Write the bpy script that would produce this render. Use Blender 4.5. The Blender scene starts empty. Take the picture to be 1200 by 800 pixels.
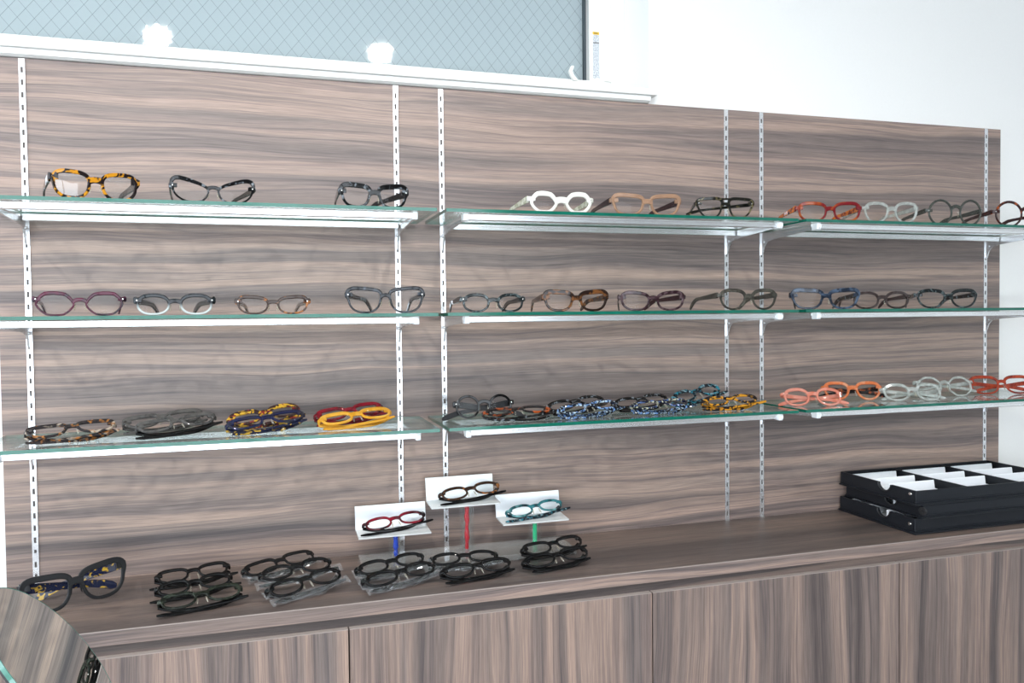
import bpy, math, random
from math import sin, cos, pi, radians as R
from mathutils import Matrix, Vector, Euler
random.seed(7)
col = bpy.context.scene.collection
sc = bpy.context.scene

# ------------------------------------------------------------------ camera, light, exposure
# world frame: x right along the wood panel, y into the wall, z = 0 is the counter top (floor at -0.80)
FLOOR, CEIL = -0.80, 1.62
cd = bpy.data.cameras.new('camera'); cam = bpy.data.objects.new('camera', cd); col.objects.link(cam)
cd.sensor_width = 36.0; cd.lens = 36.0*948.2/1200; cd.clip_start = 0.02
rx, ux, fx = Vector((0.9565546, -0.29134538, -0.01100749)), Vector((0.01908967, 0.02491283, 0.99950735)), Vector((0.29092762, 0.95629348, -0.02939217))
m = Matrix((rx, ux, -fx)).transposed().to_4x4(); m.translation = Vector((0.36618, -1.48256, 0.42879))
cam.matrix_world = m
sc.camera = cam
sc.view_settings.view_transform = 'Standard'; sc.view_settings.look = 'None'
sc.view_settings.gamma = 1.0; sc.view_settings.use_curve_mapping = False
sc.view_settings.exposure = 0.46

w = bpy.data.worlds.new('sky'); sc.world = w; w.use_nodes = True
w.node_tree.nodes['Background'].inputs[0].default_value = (0.80, 0.90, 1.0, 1)
w.node_tree.nodes['Background'].inputs[1].default_value = 3.2

def area(name, loc, rot, sx, sy, power, color):
    l = bpy.data.lights.new(name, 'AREA'); l.shape = 'RECTANGLE'; l.size = sx; l.size_y = sy
    l.energy = power; l.color = color
    o = bpy.data.objects.new(name, l); col.objects.link(o); o.location = loc; o.rotation_euler = rot
    return o
# daylight coming in through the shop's left and rear windows
XL, XR, YB = -2.4, 3.6, -4.4
area('window_daylight', (XL-0.12, -2.05, 0.45), (0, R(-90), 0), 1.9, 3.2, 17, (0.76, 0.86, 1.0))
area('window_daylight', (-0.15, YB-0.12, 0.45), (R(90), 0, 0), 4.1, 1.9, 28, (0.97, 0.98, 1.0))

# ------------------------------------------------------------------ mesh helpers
class MB:
    def __init__(s): s.v = []; s.f = []; s.m = []
    def add(s, v, f, mi=0):
        b = len(s.v); s.v += [tuple(p) for p in v]; s.f += [tuple(b+i for i in q) for q in f]
        s.m += [mi]*len(f) if isinstance(mi, int) else list(mi); return s
    def box(s, x0, x1, y0, y1, z0, z1, mi=0, c=0.0):
        if c <= 0:
            v = [(x, y, z) for x in (x0, x1) for y in (y0, y1) for z in (z0, z1)]
            return s.add(v, [(0,1,3,2),(4,6,7,5),(0,4,5,1),(2,3,7,6),(0,2,6,4),(1,5,7,3)], mi)
        # chamfered box
        v = []; idx = {}
        for i, x in enumerate((x0, x1)):
            for j, y in enumerate((y0, y1)):
                for k, z in enumerate((z0, z1)):
                    dx, dy, dz = (c if i == 0 else -c), (c if j == 0 else -c), (c if k == 0 else -c)
                    idx[i,j,k,0] = len(v); v.append((x, y+dy, z+dz))
                    idx[i,j,k,1] = len(v); v.append((x+dx, y, z+dz))
                    idx[i,j,k,2] = len(v); v.append((x+dx, y+dy, z))
        f = []
        for i in (0,1):
            q = [idx[i,0,0,0], idx[i,0,1,0], idx[i,1,1,0], idx[i,1,0,0]]; f.append(q if i == 0 else q[::-1])
            q = [idx[0,i,0,1], idx[1,i,0,1], idx[1,i,1,1], idx[0,i,1,1]]; f.append(q if i == 0 else q[::-1])
            q = [idx[0,0,i,2], idx[0,1,i,2], idx[1,1,i,2], idx[1,0,i,2]]; f.append(q if i == 0 else q[::-1])
        for a in (0,1):
            for b in (0,1):
                f.append([idx[a,b,0,0], idx[a,b,1,0], idx[a,b,1,1], idx[a,b,0,1]])
                f.append([idx[a,0,b,0], idx[a,1,b,0], idx[a,1,b,2], idx[a,0,b,2]])
                f.append([idx[0,a,b,1], idx[1,a,b,1], idx[1,a,b,2], idx[0,a,b,2]])
        for i in (0,1):
            for j in (0,1):
                for k in (0,1): f.append([idx[i,j,k,0], idx[i,j,k,1], idx[i,j,k,2]])
        return s.add(v, f, mi)
    def prism(s, pts, axis, a, b, mi=0):
        """extrude a 2D outline along an axis; pts are the two remaining coordinates in order"""
        def P(p, t): return {'x': (t, p[0], p[1]), 'y': (p[0], t, p[1]), 'z': (p[0], p[1], t)}[axis]
        n = len(pts); v = [P(p, a) for p in pts]+[P(p, b) for p in pts]
        f = [tuple(range(n))[::-1], tuple(range(n, 2*n))]+[(i, (i+1) % n, n+(i+1) % n, n+i) for i in range(n)]
        return s.add(v, f, mi)
    def cyl(s, p0, p1, r, n=16, r1=None, mi=0, cap=True):
        p0, p1 = Vector(p0), Vector(p1); d = (p1-p0).normalized()
        a = d.orthogonal().normalized(); b = d.cross(a); r1 = r if r1 is None else r1
        v = [p0+(a*cos(2*pi*i/n)+b*sin(2*pi*i/n))*r for i in range(n)]+[p1+(a*cos(2*pi*i/n)+b*sin(2*pi*i/n))*r1 for i in range(n)]
        f = [(i, (i+1) % n, n+(i+1) % n, n+i) for i in range(n)]
        if cap: f += [tuple(range(n))[::-1], tuple(range(n, 2*n))]
        return s.add(v, f, mi)
    def sweep(s, rings, closed=False, cap=True, mi=0):
        n = len(rings[0]); v = [p for r in rings for p in r]; f = []; K = len(rings)
        for k in range(K if closed else K-1):
            a, b = k*n, ((k+1) % K)*n
            for i in range(n): f.append((a+i, a+(i+1) % n, b+(i+1) % n, b+i))
        if cap and not closed: f += [tuple(range(n))[::-1], tuple(range((K-1)*n, K*n))]
        return s.add(v, f, mi)
    def build(s, name, mats, parent=None, smooth=False, loc=None):
        me = bpy.data.meshes.new(name)
        me.from_pydata(s.v, [], s.f)
        for mt in (mats if isinstance(mats, (list, tuple)) else [mats]): me.materials.append(mt)
        me.polygons.foreach_set('material_index', s.m)
        if smooth: me.polygons.foreach_set('use_smooth', [True]*len(s.f))
        me.update()
        import bmesh
        bm = bmesh.new(); bm.from_mesh(me); bmesh.ops.recalc_face_normals(bm, faces=bm.faces); bm.to_mesh(me); bm.free()
        if smooth:
            try: me.set_sharp_from_angle(angle=R(40))
            except Exception: pass
        o = bpy.data.objects.new(name, me); col.objects.link(o)
        if parent: o.parent = parent
        if loc: o.location = loc
        return o
def empty(name, loc=(0,0,0)):
    o = bpy.data.objects.new(name, None); col.objects.link(o); o.location = loc; o.empty_display_size = 0.02; return o
def tag(o, label=None, cat=None, group=None, kind=None):
    if label: o['label'] = label
    if cat: o['category'] = cat
    if group: o['group'] = group
    if kind: o['kind'] = kind
    return o
def at(o, base):
    """big things are meshed in world coordinates under an Empty at their base"""
    o.location = tuple(-c for c in base); return o

# ------------------------------------------------------------------ materials
def newmat(name):
    m = bpy.data.materials.new(name); m.use_nodes = True; nt = m.node_tree
    b = nt.nodes['Principled BSDF']; return m, nt, b
def N(nt, t, **k):
    n = nt.nodes.new(t)
    for a, v in k.items(): setattr(n, a, v)
    return n
def simple(name, c, rough=0.5, metal=0.0, coat=0.0, spec=0.5, noise=0.04, nscale=30):
    m, nt, b = newmat(name)
    tc = N(nt, 'ShaderNodeTexCoord'); nz = N(nt, 'ShaderNodeTexNoise'); nz.inputs['Scale'].default_value = nscale
    nt.links.new(tc.outputs['Object'], nz.inputs['Vector'])
    mx = N(nt, 'ShaderNodeMix', data_type='RGBA')
    mx.inputs['A'].default_value = (*[x*(1-noise) for x in c], 1); mx.inputs['B'].default_value = (*[min(1, x*(1+noise)) for x in c], 1)
    nt.links.new(nz.outputs['Fac'], mx.inputs['Factor']); nt.links.new(mx.outputs['Result'], b.inputs['Base Color'])
    b.inputs['Roughness'].default_value = rough; b.inputs['Metallic'].default_value = metal
    b.inputs['Coat Weight'].default_value = coat; b.inputs['Specular IOR Level'].default_value = spec
    return m
def ramp(nt, stops):
    r = N(nt, 'ShaderNodeValToRGB'); e = r.color_ramp.elements
    while len(e) < len(stops): e.new(0.5)
    for i, (p, c) in enumerate(stops): e[i].position = p; e[i].color = (*c, 1)
    return r
def wood(name, vertical=False, seed=0.0, gain=1.0, rough=0.42):
    m, nt, b = newmat(name); L = nt.links.new
    tc = N(nt, 'ShaderNodeTexCoord'); mp = N(nt, 'ShaderNodeMapping')
    mp.inputs['Location'].default_value = (seed, seed*0.7, seed*1.3)
    if vertical: mp.inputs['Rotation'].default_value = (0, R(90), 0)
    L(tc.outputs['Object'], mp.inputs['Vector'])
    src = mp.outputs['Vector']
    def noise(sc_, detail=3, vec=None, rg=0.5):
        s_ = N(nt, 'ShaderNodeVectorMath', operation='MULTIPLY'); s_.inputs[1].default_value = sc_
        L(vec or src, s_.inputs[0])
        n = N(nt, 'ShaderNodeTexNoise'); n.inputs['Scale'].default_value = 1.0; n.inputs['Detail'].default_value = detail
        n.inputs['Roughness'].default_value = rg
        L(s_.outputs[0], n.inputs['Vector']); return n.outputs['Fac']
    # grain wanders: warp z by a slow noise
    wv = noise((1.6, 1.5, 7.0), 2)
    wz = N(nt, 'ShaderNodeMath', operation='MULTIPLY_ADD'); wz.inputs[1].default_value = 0.055; wz.inputs[2].default_value = -0.0275
    L(wv, wz.inputs[0])
    cx = N(nt, 'ShaderNodeCombineXYZ'); L(wz.outputs[0], cx.inputs['Z'])
    ad = N(nt, 'ShaderNodeVectorMath', operation='ADD'); L(src, ad.inputs[0]); L(cx.outputs[0], ad.inputs[1])
    v2 = ad.outputs[0]
    bands = noise((0.45, 10, 24), 2.5, v2)
    streak = noise((0.9, 40, 110), 6, v2, 0.68)
    fibre = noise((16, 400, 900), 3, v2, 0.6)
    lines = noise((0.7, 24, 48), 2, v2, 0.5)
    g = gain
    rb = ramp(nt, [(0.28, (0.108*g, 0.087*g, 0.082*g)), (0.44, (0.185*g, 0.145*g, 0.130*g)), (0.56, (0.312*g, 0.228*g, 0.188*g)), (0.70, (0.180*g, 0.146*g, 0.134*g))])
    L(bands, rb.inputs[0])
    rs = ramp(nt, [(0.28, (0.58, 0.58, 0.61)), (0.43, (0.90, 0.90, 0.91)), (0.60, (1.05, 1.03, 1.02)), (0.75, (1.28, 1.22, 1.15))])
    L(streak, rs.inputs[0])
    mu = N(nt, 'ShaderNodeMix', data_type='RGBA', blend_type='MULTIPLY'); mu.inputs['Factor'].default_value = 1
    L(rb.outputs[0], mu.inputs['A']); L(rs.outputs[0], mu.inputs['B'])
    rl_ = ramp(nt, [(0.455, (1, 1, 1)), (0.488, (0.60, 0.62, 0.68)), (0.500, (0.60, 0.62, 0.68)), (0.54, (1, 1, 1))]); L(lines, rl_.inputs[0])
    ml = N(nt, 'ShaderNodeMix', data_type='RGBA', blend_type='MULTIPLY'); ml.inputs['Factor'].default_value = 0.8
    L(mu.outputs['Result'], ml.inputs['A']); L(rl_.outputs[0], ml.inputs['B']); mu = ml
    rf = ramp(nt, [(0.3, (0.72, 0.72, 0.73)), (0.7, (1.26, 1.25, 1.24))]); L(fibre, rf.inputs[0])
    mf = N(nt, 'ShaderNodeMix', data_type='RGBA', blend_type='MULTIPLY'); mf.inputs['Factor'].default_value = 1
    L(mu.outputs['Result'], mf.inputs['A']); L(rf.outputs[0], mf.inputs['B'])
    L(mf.outputs['Result'], b.inputs['Base Color'])
    b.inputs['Roughness'].default_value = rough
    bp = N(nt, 'ShaderNodeBump'); bp.inputs['Strength'].default_value = 0.12; bp.inputs['Distance'].default_value = 0.0006
    L(fibre, bp.inputs['Height']); L(bp.outputs[0], b.inputs['Normal'])
    return m
def see_through(name, tint, ior=1.5, gloss_rough=0.02, haze=0.0, haze_col=(0.8,0.9,0.88)):
    m, nt, b = newmat(name); L = nt.links.new; out = nt.nodes['Material Output']
    nt.nodes.remove(b)
    t = N(nt, 'ShaderNodeBsdfTransparent'); t.inputs[0].default_value = (*tint, 1)
    g = N(nt, 'ShaderNodeBsdfGlossy'); g.inputs['Roughness'].default_value = gloss_rough; g.inputs[0].default_value = (1,1,1,1)
    f0 = ((ior-1)/(ior+1))**2
    geo = N(nt, 'ShaderNodeNewGeometry'); dt = N(nt, 'ShaderNodeVectorMath', operation='DOT_PRODUCT'); L(geo.outputs['Incoming'], dt.inputs[0]); L(geo.outputs['Normal'], dt.inputs[1])
    ab = N(nt, 'ShaderNodeMath', operation='ABSOLUTE'); L(dt.outputs['Value'], ab.inputs[0])
    om = N(nt, 'ShaderNodeMath', operation='SUBTRACT'); om.inputs[0].default_value = 1.0; L(ab.outputs[0], om.inputs[1])
    pw = N(nt, 'ShaderNodeMath', operation='POWER'); L(om.outputs[0], pw.inputs[0]); pw.inputs[1].default_value = 5.0
    fr = N(nt, 'ShaderNodeMath', operation='MULTIPLY_ADD'); L(pw.outputs[0], fr.inputs[0]); fr.inputs[1].default_value = 1-f0; fr.inputs[2].default_value = f0   # Schlick reflectance of clear sheet
    src = t.outputs[0]
    if haze > 0:
        d = N(nt, 'ShaderNodeBsdfDiffuse'); d.inputs[0].default_value = (*haze_col, 1)
        mh = N(nt, 'ShaderNodeMixShader'); mh.inputs[0].default_value = haze; L(src, mh.inputs[1]); L(d.outputs[0], mh.inputs[2]); src = mh.outputs[0]
    mx = N(nt, 'ShaderNodeMixShader'); L(fr.outputs[0], mx.inputs[0]); L(src, mx.inputs[1]); L(g.outputs[0], mx.inputs[2])
    L(mx.outputs[0], out.inputs[0]); return m
def emit(name, c, s):
    m, nt, b = newmat(name); nt.nodes.remove(b); e = N(nt, 'ShaderNodeEmission'); e.inputs[0].default_value = (*c, 1); e.inputs[1].default_value = s
    nt.links.new(e.outputs[0], nt.nodes['Material Output'].inputs[0]); return m

_pl = {}
def plastic(key, a, b2=None, scale=120, th=0.5, soft=0.05, clear=0.0, rough=0.055, split=None, b3=None):
    """eyeglass acetate: a base, optional patches b2 (and specks b3), optional lower colour `split`, optional see-through share"""
    if key in _pl: return _pl[key]
    m, nt, b = newmat('acetate_'+key); L = nt.links.new; out = nt.nodes['Material Output']
    tc = N(nt, 'ShaderNodeTexCoord'); col_out = None
    rgb = N(nt, 'ShaderNodeRGB'); rgb.outputs[0].default_value = (*a, 1); cur = rgb.outputs[0]
    def patch(cur, c, scale, th, dist=1.0, seed=0):
        mp = N(nt, 'ShaderNodeMapping'); mp.inputs['Location'].default_value = (seed, seed, seed); L(tc.outputs['Object'], mp.inputs[0])
        nz = N(nt, 'ShaderNodeTexNoise'); nz.inputs['Scale'].default_value = scale; nz.inputs['Detail'].default_value = 1.5; nz.inputs['Distortion'].default_value = dist
        L(mp.outputs[0], nz.inputs['Vector'])
        mr = N(nt, 'ShaderNodeMapRange'); mr.inputs['From Min'].default_value = th-soft; mr.inputs['From Max'].default_value = th+soft; L(nz.outputs['Fac'], mr.inputs['Value'])
        mx = N(nt, 'ShaderNodeMix', data_type='RGBA'); L(mr.outputs[0], mx.inputs['Factor']); L(cur, mx.inputs['A']); mx.inputs['B'].default_value = (*c, 1)
        return mx.outputs['Result']
    if b2: cur = patch(cur, b2, scale, th)
    if b3: cur = patch(cur, b3, scale*1.7, 0.60, 0.6, 3.3)
    if split:
        sx = N(nt, 'ShaderNodeSeparateXYZ'); L(tc.outputs['Object'], sx.inputs[0])
        mr = N(nt, 'ShaderNodeMapRange'); mr.inputs['From Min'].default_value = 0.018; mr.inputs['From Max'].default_value = 0.010; L(sx.outputs['Z'], mr.inputs['Value'])
        mx = N(nt, 'ShaderNodeMix', data_type='RGBA'); L(mr.outputs[0], mx.inputs['Factor']); L(cur, mx.inputs['A']); mx.inputs['B'].default_value = (*split, 1); cur = mx.outputs['Result']
    L(cur, b.inputs['Base Color']); b.inputs['Roughness'].default_value = rough
    b.inputs['Specular IOR Level'].default_value = 0.32
    if clear > 0:
        t = N(nt, 'ShaderNodeBsdfTransparent')
        tm = N(nt, 'ShaderNodeMix', data_type='RGBA'); tm.inputs['Factor'].default_value = 0.45; L(cur, tm.inputs['A']); tm.inputs['B'].default_value = (1,1,1,1); L(tm.outputs['Result'], t.inputs[0])
        mx = N(nt, 'ShaderNodeMixShader'); mx.inputs[0].default_value = 1-clear; L(t.outputs[0], mx.inputs[1]); L(b.outputs[0], mx.inputs[2]); L(mx.outputs[0], out.inputs[0])
    _pl[key] = m; return m

M = {}
M['wood_h'] = wood('walnut_laminate_horizontal', gain=1.14)
M['wood_top'] = wood('walnut_laminate_counter', seed=3.1, gain=0.64, rough=0.38)
M['wood_front'] = wood('walnut_laminate_counter_front', seed=8.4, gain=1.1)
M['wood_rail'] = wood('walnut_laminate_rail', seed=11.2, gain=0.72)
M['wood_v'] = wood('walnut_laminate_vertical', vertical=True, seed=5.7, gain=1.02)
M['edge'] = simple('laminate_edge', (0.36, 0.31, 0.285), 0.5)
M['dark_gap'] = simple('dark_carcass', (0.03, 0.027, 0.025), 0.8)
M['wall'] = simple('white_wall_paint', (0.86, 0.855, 0.835), 0.85, noise=0.015, nscale=180)
M['frame'] = simple('white_vinyl', (0.86, 0.86, 0.83), 0.4, noise=0.01)
M['sill'] = simple('white_sill_laminate', (0.88, 0.88, 0.86), 0.35, noise=0.01)
M['gasket'] = simple('dark_gasket', (0.035, 0.05, 0.06), 0.5)
M['spacer'] = simple('grey_aluminium_spacer', (0.45, 0.47, 0.47), 0.35, metal=0.6)
M['chrome'] = simple('satin_chrome', (0.80, 0.81, 0.83), 0.24, metal=0.8, noise=0.02)
M['alu'] = simple('brushed_aluminium_rail', (0.90, 0.91, 0.92), 0.24, metal=0.85, noise=0.02)
M['slot'] = simple('slot_shadow_metal', (0.10, 0.09, 0.085), 0.5, metal=0.3)
M['clip'] = simple('clear_white_plastic_clip', (0.85, 0.88, 0.90), 0.25, coat=0.3)
M['glass'] = see_through('shelf_glass', (0.93, 0.975, 0.96), 1.45, 0.01, 0.02, (0.7, 0.9, 0.85))
M['glass_edge'] = simple('green_glass_edge', (0.004, 0.11, 0.075), 0.12, coat=0.2, noise=0.35, nscale=60)
M['lens'] = see_through('demo_lens', (0.97, 0.98, 0.98), 1.18, 0.01, 0.0)
M['lens_uncoated'] = see_through('uncoated_demo_lens', (0.96, 0.97, 0.97), 1.62, 0.01, 0.02)
M['pad'] = see_through('nose_pad_silicone', (0.9, 0.88, 0.8), 1.3, 0.15, 0.14, (0.9, 0.88, 0.8))
M['acrylic'] = see_through('clear_acrylic', (0.93, 0.95, 0.95), 1.49, 0.03, 0.16, (0.85, 0.88, 0.88))
M['acrylic_clear'] = see_through('polished_acrylic_tube', (0.97, 0.98, 0.98), 1.35, 0.02, 0.012, (0.9, 0.92, 0.92))
M['frost'] = see_through('frosted_acrylic_ledge', (0.9, 0.92, 0.92), 1.49, 0.15, 0.6, (0.86, 0.88, 0.88))
M['whitecard'] = simple('white_card', (0.90, 0.92, 0.95), 0.4, noise=0.01)
M['black_tray'] = simple('black_leatherette', (0.008, 0.010, 0.014), 0.5, spec=0.35, noise=0.25, nscale=400)
M['black_plastic'] = simple('black_plastic', (0.02, 0.02, 0.022), 0.4)
M['stud'] = simple('silver_stud', (0.85, 0.83, 0.78), 0.2, metal=1.0)
M['film'] = see_through('clear_film_sleeve', (0.97, 0.97, 0.975), 1.75, 0.10, 0.05, (0.85, 0.88, 0.92))
M['mirror'] = simple('mirror_silver', (0.86, 0.90, 0.88), 0.0, metal=1.0, noise=0.0)
M['floor'] = simple('grey_floor_tile', (0.20, 0.18, 0.165), 0.4, noise=0.06, nscale=6)
M['ceil'] = simple('ceiling_paint', (0.80, 0.82, 0.82), 0.8, noise=0.01)
M['lamp_glow'] = emit('spotlight_lens_glow', (1.0, 0.97, 0.92), 12)
M['lamp_body'] = simple('grey_spotlight_body', (0.42, 0.43, 0.43), 0.4)

# ------------------------------------------------------------------ the room shell
WY = 0.006                     # wall face, just behind the panel face
PX0, PX1, PZ = -0.0431, 2.0120, 0.8537
wx0, wx1, wz0, wz1 = -1.9, 1.113, 0.872, 1.50       # opening of the high window
M['wall_grey'] = simple('grey_wall_paint', (0.30, 0.29, 0.28), 0.85, noise=0.015)
def wall_with_hole(name, horiz, a0, a1, z0, z1, holes, face, back, paint='wall'):
    """axis-aligned wall; horiz 'x' (wall spans x, thickness y) or 'y' (spans y, thickness x)"""
    mb = MB(); xs = sorted({a0, a1, *[h[0] for h in holes], *[h[1] for h in holes]})
    for p, q in zip(xs[:-1], xs[1:]):
        zs = [(z0, z1)]
        for h in holes:
            if h[0] <= p and h[1] >= q:
                zs = [(z0, h[2]), (h[3], z1)]
        for lo, hi in zs:
            if hi-lo > 1e-6:
                if horiz == 'x': mb.box(p, q, min(face, back), max(face, back), lo, hi)
                else: mb.box(min(face, back), max(face, back), p, q, lo, hi)
    o = mb.build(name, M[paint]); tag(o, kind='structure'); return o
wall_with_hole('wall_front', 'x', XL-0.25, XR+0.25, FLOOR, CEIL, [(wx0, wx1, wz0, wz1)], WY, 0.26)
wall_with_hole('wall_left', 'y', YB, WY, FLOOR, CEIL, [(-3.65, -0.45, -0.5, 1.4)], XL, XL-0.25)
wall_with_hole('wall_right', 'y', YB, WY, FLOOR, CEIL, [], XR, XR+0.25)
wall_with_hole('wall_back', 'x', XL-0.25, XR+0.25, FLOOR, CEIL, [(-2.2, 1.9, -0.5, 1.4)], YB, YB-0.25, 'wall_grey')
tag(MB().box(XL-0.25, XR+0.25, YB-0.25, 0.26, FLOOR-0.1, FLOOR).build('floor', M['floor']), kind='structure')
tag(MB().box(XL-0.25, XR+0.25, YB-0.25, 0.26, CEIL, CEIL+0.1).build('ceiling', M['ceil']), kind='structure')

# left shop window and rear shop window: frame with mullions
def shop_window(name, horiz, a0, a1, z0, z1, pos, nm, nr):
    root = empty(name); tag(root, kind='structure'); t = 0.05
    mb = MB()
    def bar(p, q, lo, hi):
        if horiz == 'x': mb.box(p, q, pos-0.03, pos+0.03, lo, hi)
        else: mb.box(pos-0.03, pos+0.03, p, q, lo, hi)
    bar(a0, a1, z0, z0+t); bar(a0, a1, z1-t, z1)
    for i in range(nm+1):
        c = a0+(a1-a0)*i/nm; bar(max(a0, c-t/2), min(a1, c+t/2), z0, z1)
    for i in range(1, nr):
        c = z0+(z1-z0)*i/nr; bar(a0, a1, c-0.02, c+0.02)
    mb.build('window_frame', M['frame'], root)
shop_window('window_2', 'y', -3.65, -0.45, -0.5, 1.4, XL-0.04, 4, 2)
shop_window('window_3', 'x', -2.2, 1.9, -0.5, 1.4, YB-0.04, 5, 2)

# high window: vinyl frame, wired glass, gasket, warning sticker, latch
M['wired'] = None
def wired_mat():
    m, nt, b = newmat('frosted_wired_glass'); L = nt.links.new; out = nt.nodes['Material Output']
    nt.nodes.remove(b)
    d = N(nt, 'ShaderNodeBsdfDiffuse'); d.inputs[0].default_value = (0.52, 0.60, 0.62, 1)
    t = N(nt, 'ShaderNodeBsdfTranslucent'); t.inputs[0].default_value = (0.60, 0.655, 0.665, 1)
    g = N(nt, 'ShaderNodeBsdfGlossy'); g.inputs['Roughness'].default_value = 0.02
    tc = N(nt, 'ShaderNodeTexCoord'); nz = N(nt, 'ShaderNodeTexNoise'); nz.inputs['Scale'].default_value = 260; L(tc.outputs['Object'], nz.inputs['Vector'])
    bp = N(nt, 'ShaderNodeBump'); bp.inputs['Strength'].default_value = 0.04; bp.inputs['Distance'].default_value = 0.001; L(nz.outputs['Fac'], bp.inputs['Height']); L(bp.outputs[0], g.inputs['Normal'])
    a = N(nt, 'ShaderNodeMixShader'); a.inputs[0].default_value = 0.5; L(d.outputs[0], a.inputs[1]); L(t.outputs[0], a.inputs[2])
    fr = N(nt, 'ShaderNodeFresnel'); fr.inputs[0].default_value = 1.6
    mx = N(nt, 'ShaderNodeMixShader'); L(fr.outputs[0], mx.inputs[0]); L(a.outputs[0], mx.inputs[1]); L(g.outputs[0], mx.inputs[2]); L(mx.outputs[0], out.inputs[0])
    return m
M['wired'] = wired_mat()
win = empty('window_1', (0, 0, 0)); tag(win, kind='structure')
FY = 0.125
gx1, gz0 = 1.0235, 0.931          # right and lower edge of the pane
mb = MB()
mb.box(wx0, wx1, FY-0.004, FY+0.05, wz0, 0.925, c=0.001)            # bottom rail
mb.box(wx0, wx1, FY+0.004, FY+0.05, 0.9251, gz0, c=0.001)
mb.box(1.083, wx1, FY-0.004, FY+0.05, 0.9251, wz1, c=0.001)         # outer right stile
mb.box(1.036, 1.0829, FY+0.004, FY+0.05, 0.9311, wz1, c=0.0015)       # sash stile
mb.box(1.068, 1.0829, FY+0.0005, FY+0.0039, 0.9311, wz1)
mb.box(wx0, 1.0359, FY-0.004, FY+0.05, wz1-0.05, wz1)
mb.build('window_frame', M['frame'], win)
MB().box(gx1, 1.0291, FY+0.006, FY+0.04, gz0, wz1-0.05).build('gasket', M['gasket'], win)
MB().box(1.0292, 1.0359, FY+0.0085, FY+0.04, gz0, wz1-0.05).build('glazing_bead', M['spacer'], win)
MB().box(wx0, gx1, FY+0.014, FY+0.020, gz0, wz1-0.05).build('pane', M['wired'], win)
# wire mesh: thin diagonal wires lying on the pane
mb = MB(); step = 0.0265; y0 = FY+0.0136; t = 0.00027
zA, zB = gz0+0.001, wz1-0.051
def wire(p, q):
    d = (Vector(q)-Vector(p)).normalized()*t; n = Vector((-d.z, 0, d.x))
    v = [Vector(p)-n, Vector(p)+n, Vector(q)+n, Vector(q)-n]
    mb.add([(a.x, y0, a.z) for a in v]+[(a.x, y0+0.0003, a.z) for a in v], [(0,1,2,3),(7,6,5,4),(0,4,5,1),(1,5,6,2),(2,6,7,3),(3,7,4,0)])
H = zB-zA; sl = 0.82
k = -int(H/step)-2
x = -0.45-H
while x < gx1+H:
    for sgn in (1, -1):
        xa, za, xb, zb = x, zA, x+sgn*H*sl, zB
        # clip to pane
        lo, hi = -0.45, gx1-0.0005
        if max(xa, xb) > lo and min(xa, xb) < hi:
            def cl(xa, za, xb, zb, X): u = (X-xa)/(xb-xa); return X, za+u*(zb-za)
            if xa < lo: xa, za = cl(xa, za, xb, zb, lo)
            if xb < lo: xb, zb = cl(xa, za, xb, zb, lo)
            if xa > hi: xa, za = cl(xa, za, xb, zb, hi)
            if xb > hi: xb, zb = cl(xa, za, xb, zb, hi)
            wire((xa, 0, za), (xb, 0, zb))
    x += step
M['wire'] = simple('embedded_wire', (0.22, 0.27, 0.29), 0.5, metal=0.3)
tag(mb.build('wire_mesh', M['wire'], win), kind='stuff')
# warning sticker (flat print): yellow head with mark, grey lines of tiny text
def sticker_mat():
    m, nt, b = newmat('printed_warning_sticker'); L = nt.links.new
    tc = N(nt, 'ShaderNodeTexCoord'); sx = N(nt, 'ShaderNodeSeparateXYZ'); L(tc.outputs['Generated'], sx.inputs[0])
    nz = N(nt, 'ShaderNodeTexNoise'); nz.inputs['Scale'].default_value = 1.0; nz.inputs['Detail'].default_value = 3
    mp = N(nt, 'ShaderNodeMapping'); mp.inputs['Scale'].default_value = (9, 1, 48); L(tc.outputs['Generated'], mp.inputs[0]); L(mp.outputs[0], nz.inputs[0])
    r = ramp(nt, [(0.44, (0.80, 0.81, 0.81)), (0.56, (0.30, 0.34, 0.40))]); L(nz.outputs['Fac'], r.inputs[0])
    gt = N(nt, 'ShaderNodeMath', operation='GREATER_THAN'); gt.inputs[1].default_value = 0.94; L(sx.outputs['Z'], gt.inputs[0])
    mx = N(nt, 'ShaderNodeMix', data_type='RGBA'); L(gt.outputs[0], mx.inputs['Factor']); L(r.outputs[0], mx.inputs['A']); mx.inputs['B'].default_value = (0.85, 0.52, 0.03, 1)
    L(mx.outputs['Result'], b.inputs['Base Color']); b.inputs['Roughness'].default_value = 0.5; return m
M['sticker'] = sticker_mat()
st = MB().box(1.0432, 1.0580, FY+0.0035, FY+0.0040, 0.9365, 1.0345).build('warning_sticker', M['sticker'], win); st['label'] = 'narrow printed warning sticker with yellow head'
mb = MB()
for i in range(5): mb.box(1.0462+i*0.0018, 1.0471+i*0.0018, FY+0.0030, FY+0.0035, 1.0300, 1.0328)
mb.box(1.0440, 1.0575, FY+0.0030, FY+0.0035, 1.0105, 1.0122)
mb.build('sticker_print', simple('dark_print', (0.06, 0.05, 0.04), 0.6), st)
# latch: a small white hook lever standing off the lower rail
mb = MB()
pts = [(0.9935,0.925),(1.003,0.9255),(0.9945,0.9345),(0.9905,0.9425),(0.9945,0.9525),(0.9925,0.9545),(0.9875,0.9535),(0.9830,0.9420),(0.9875,0.9335)]
mb.prism(pts, 'y', FY-0.012, FY-0.004)
lt = mb.build('latch_lever', M['frame'], win)

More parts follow.
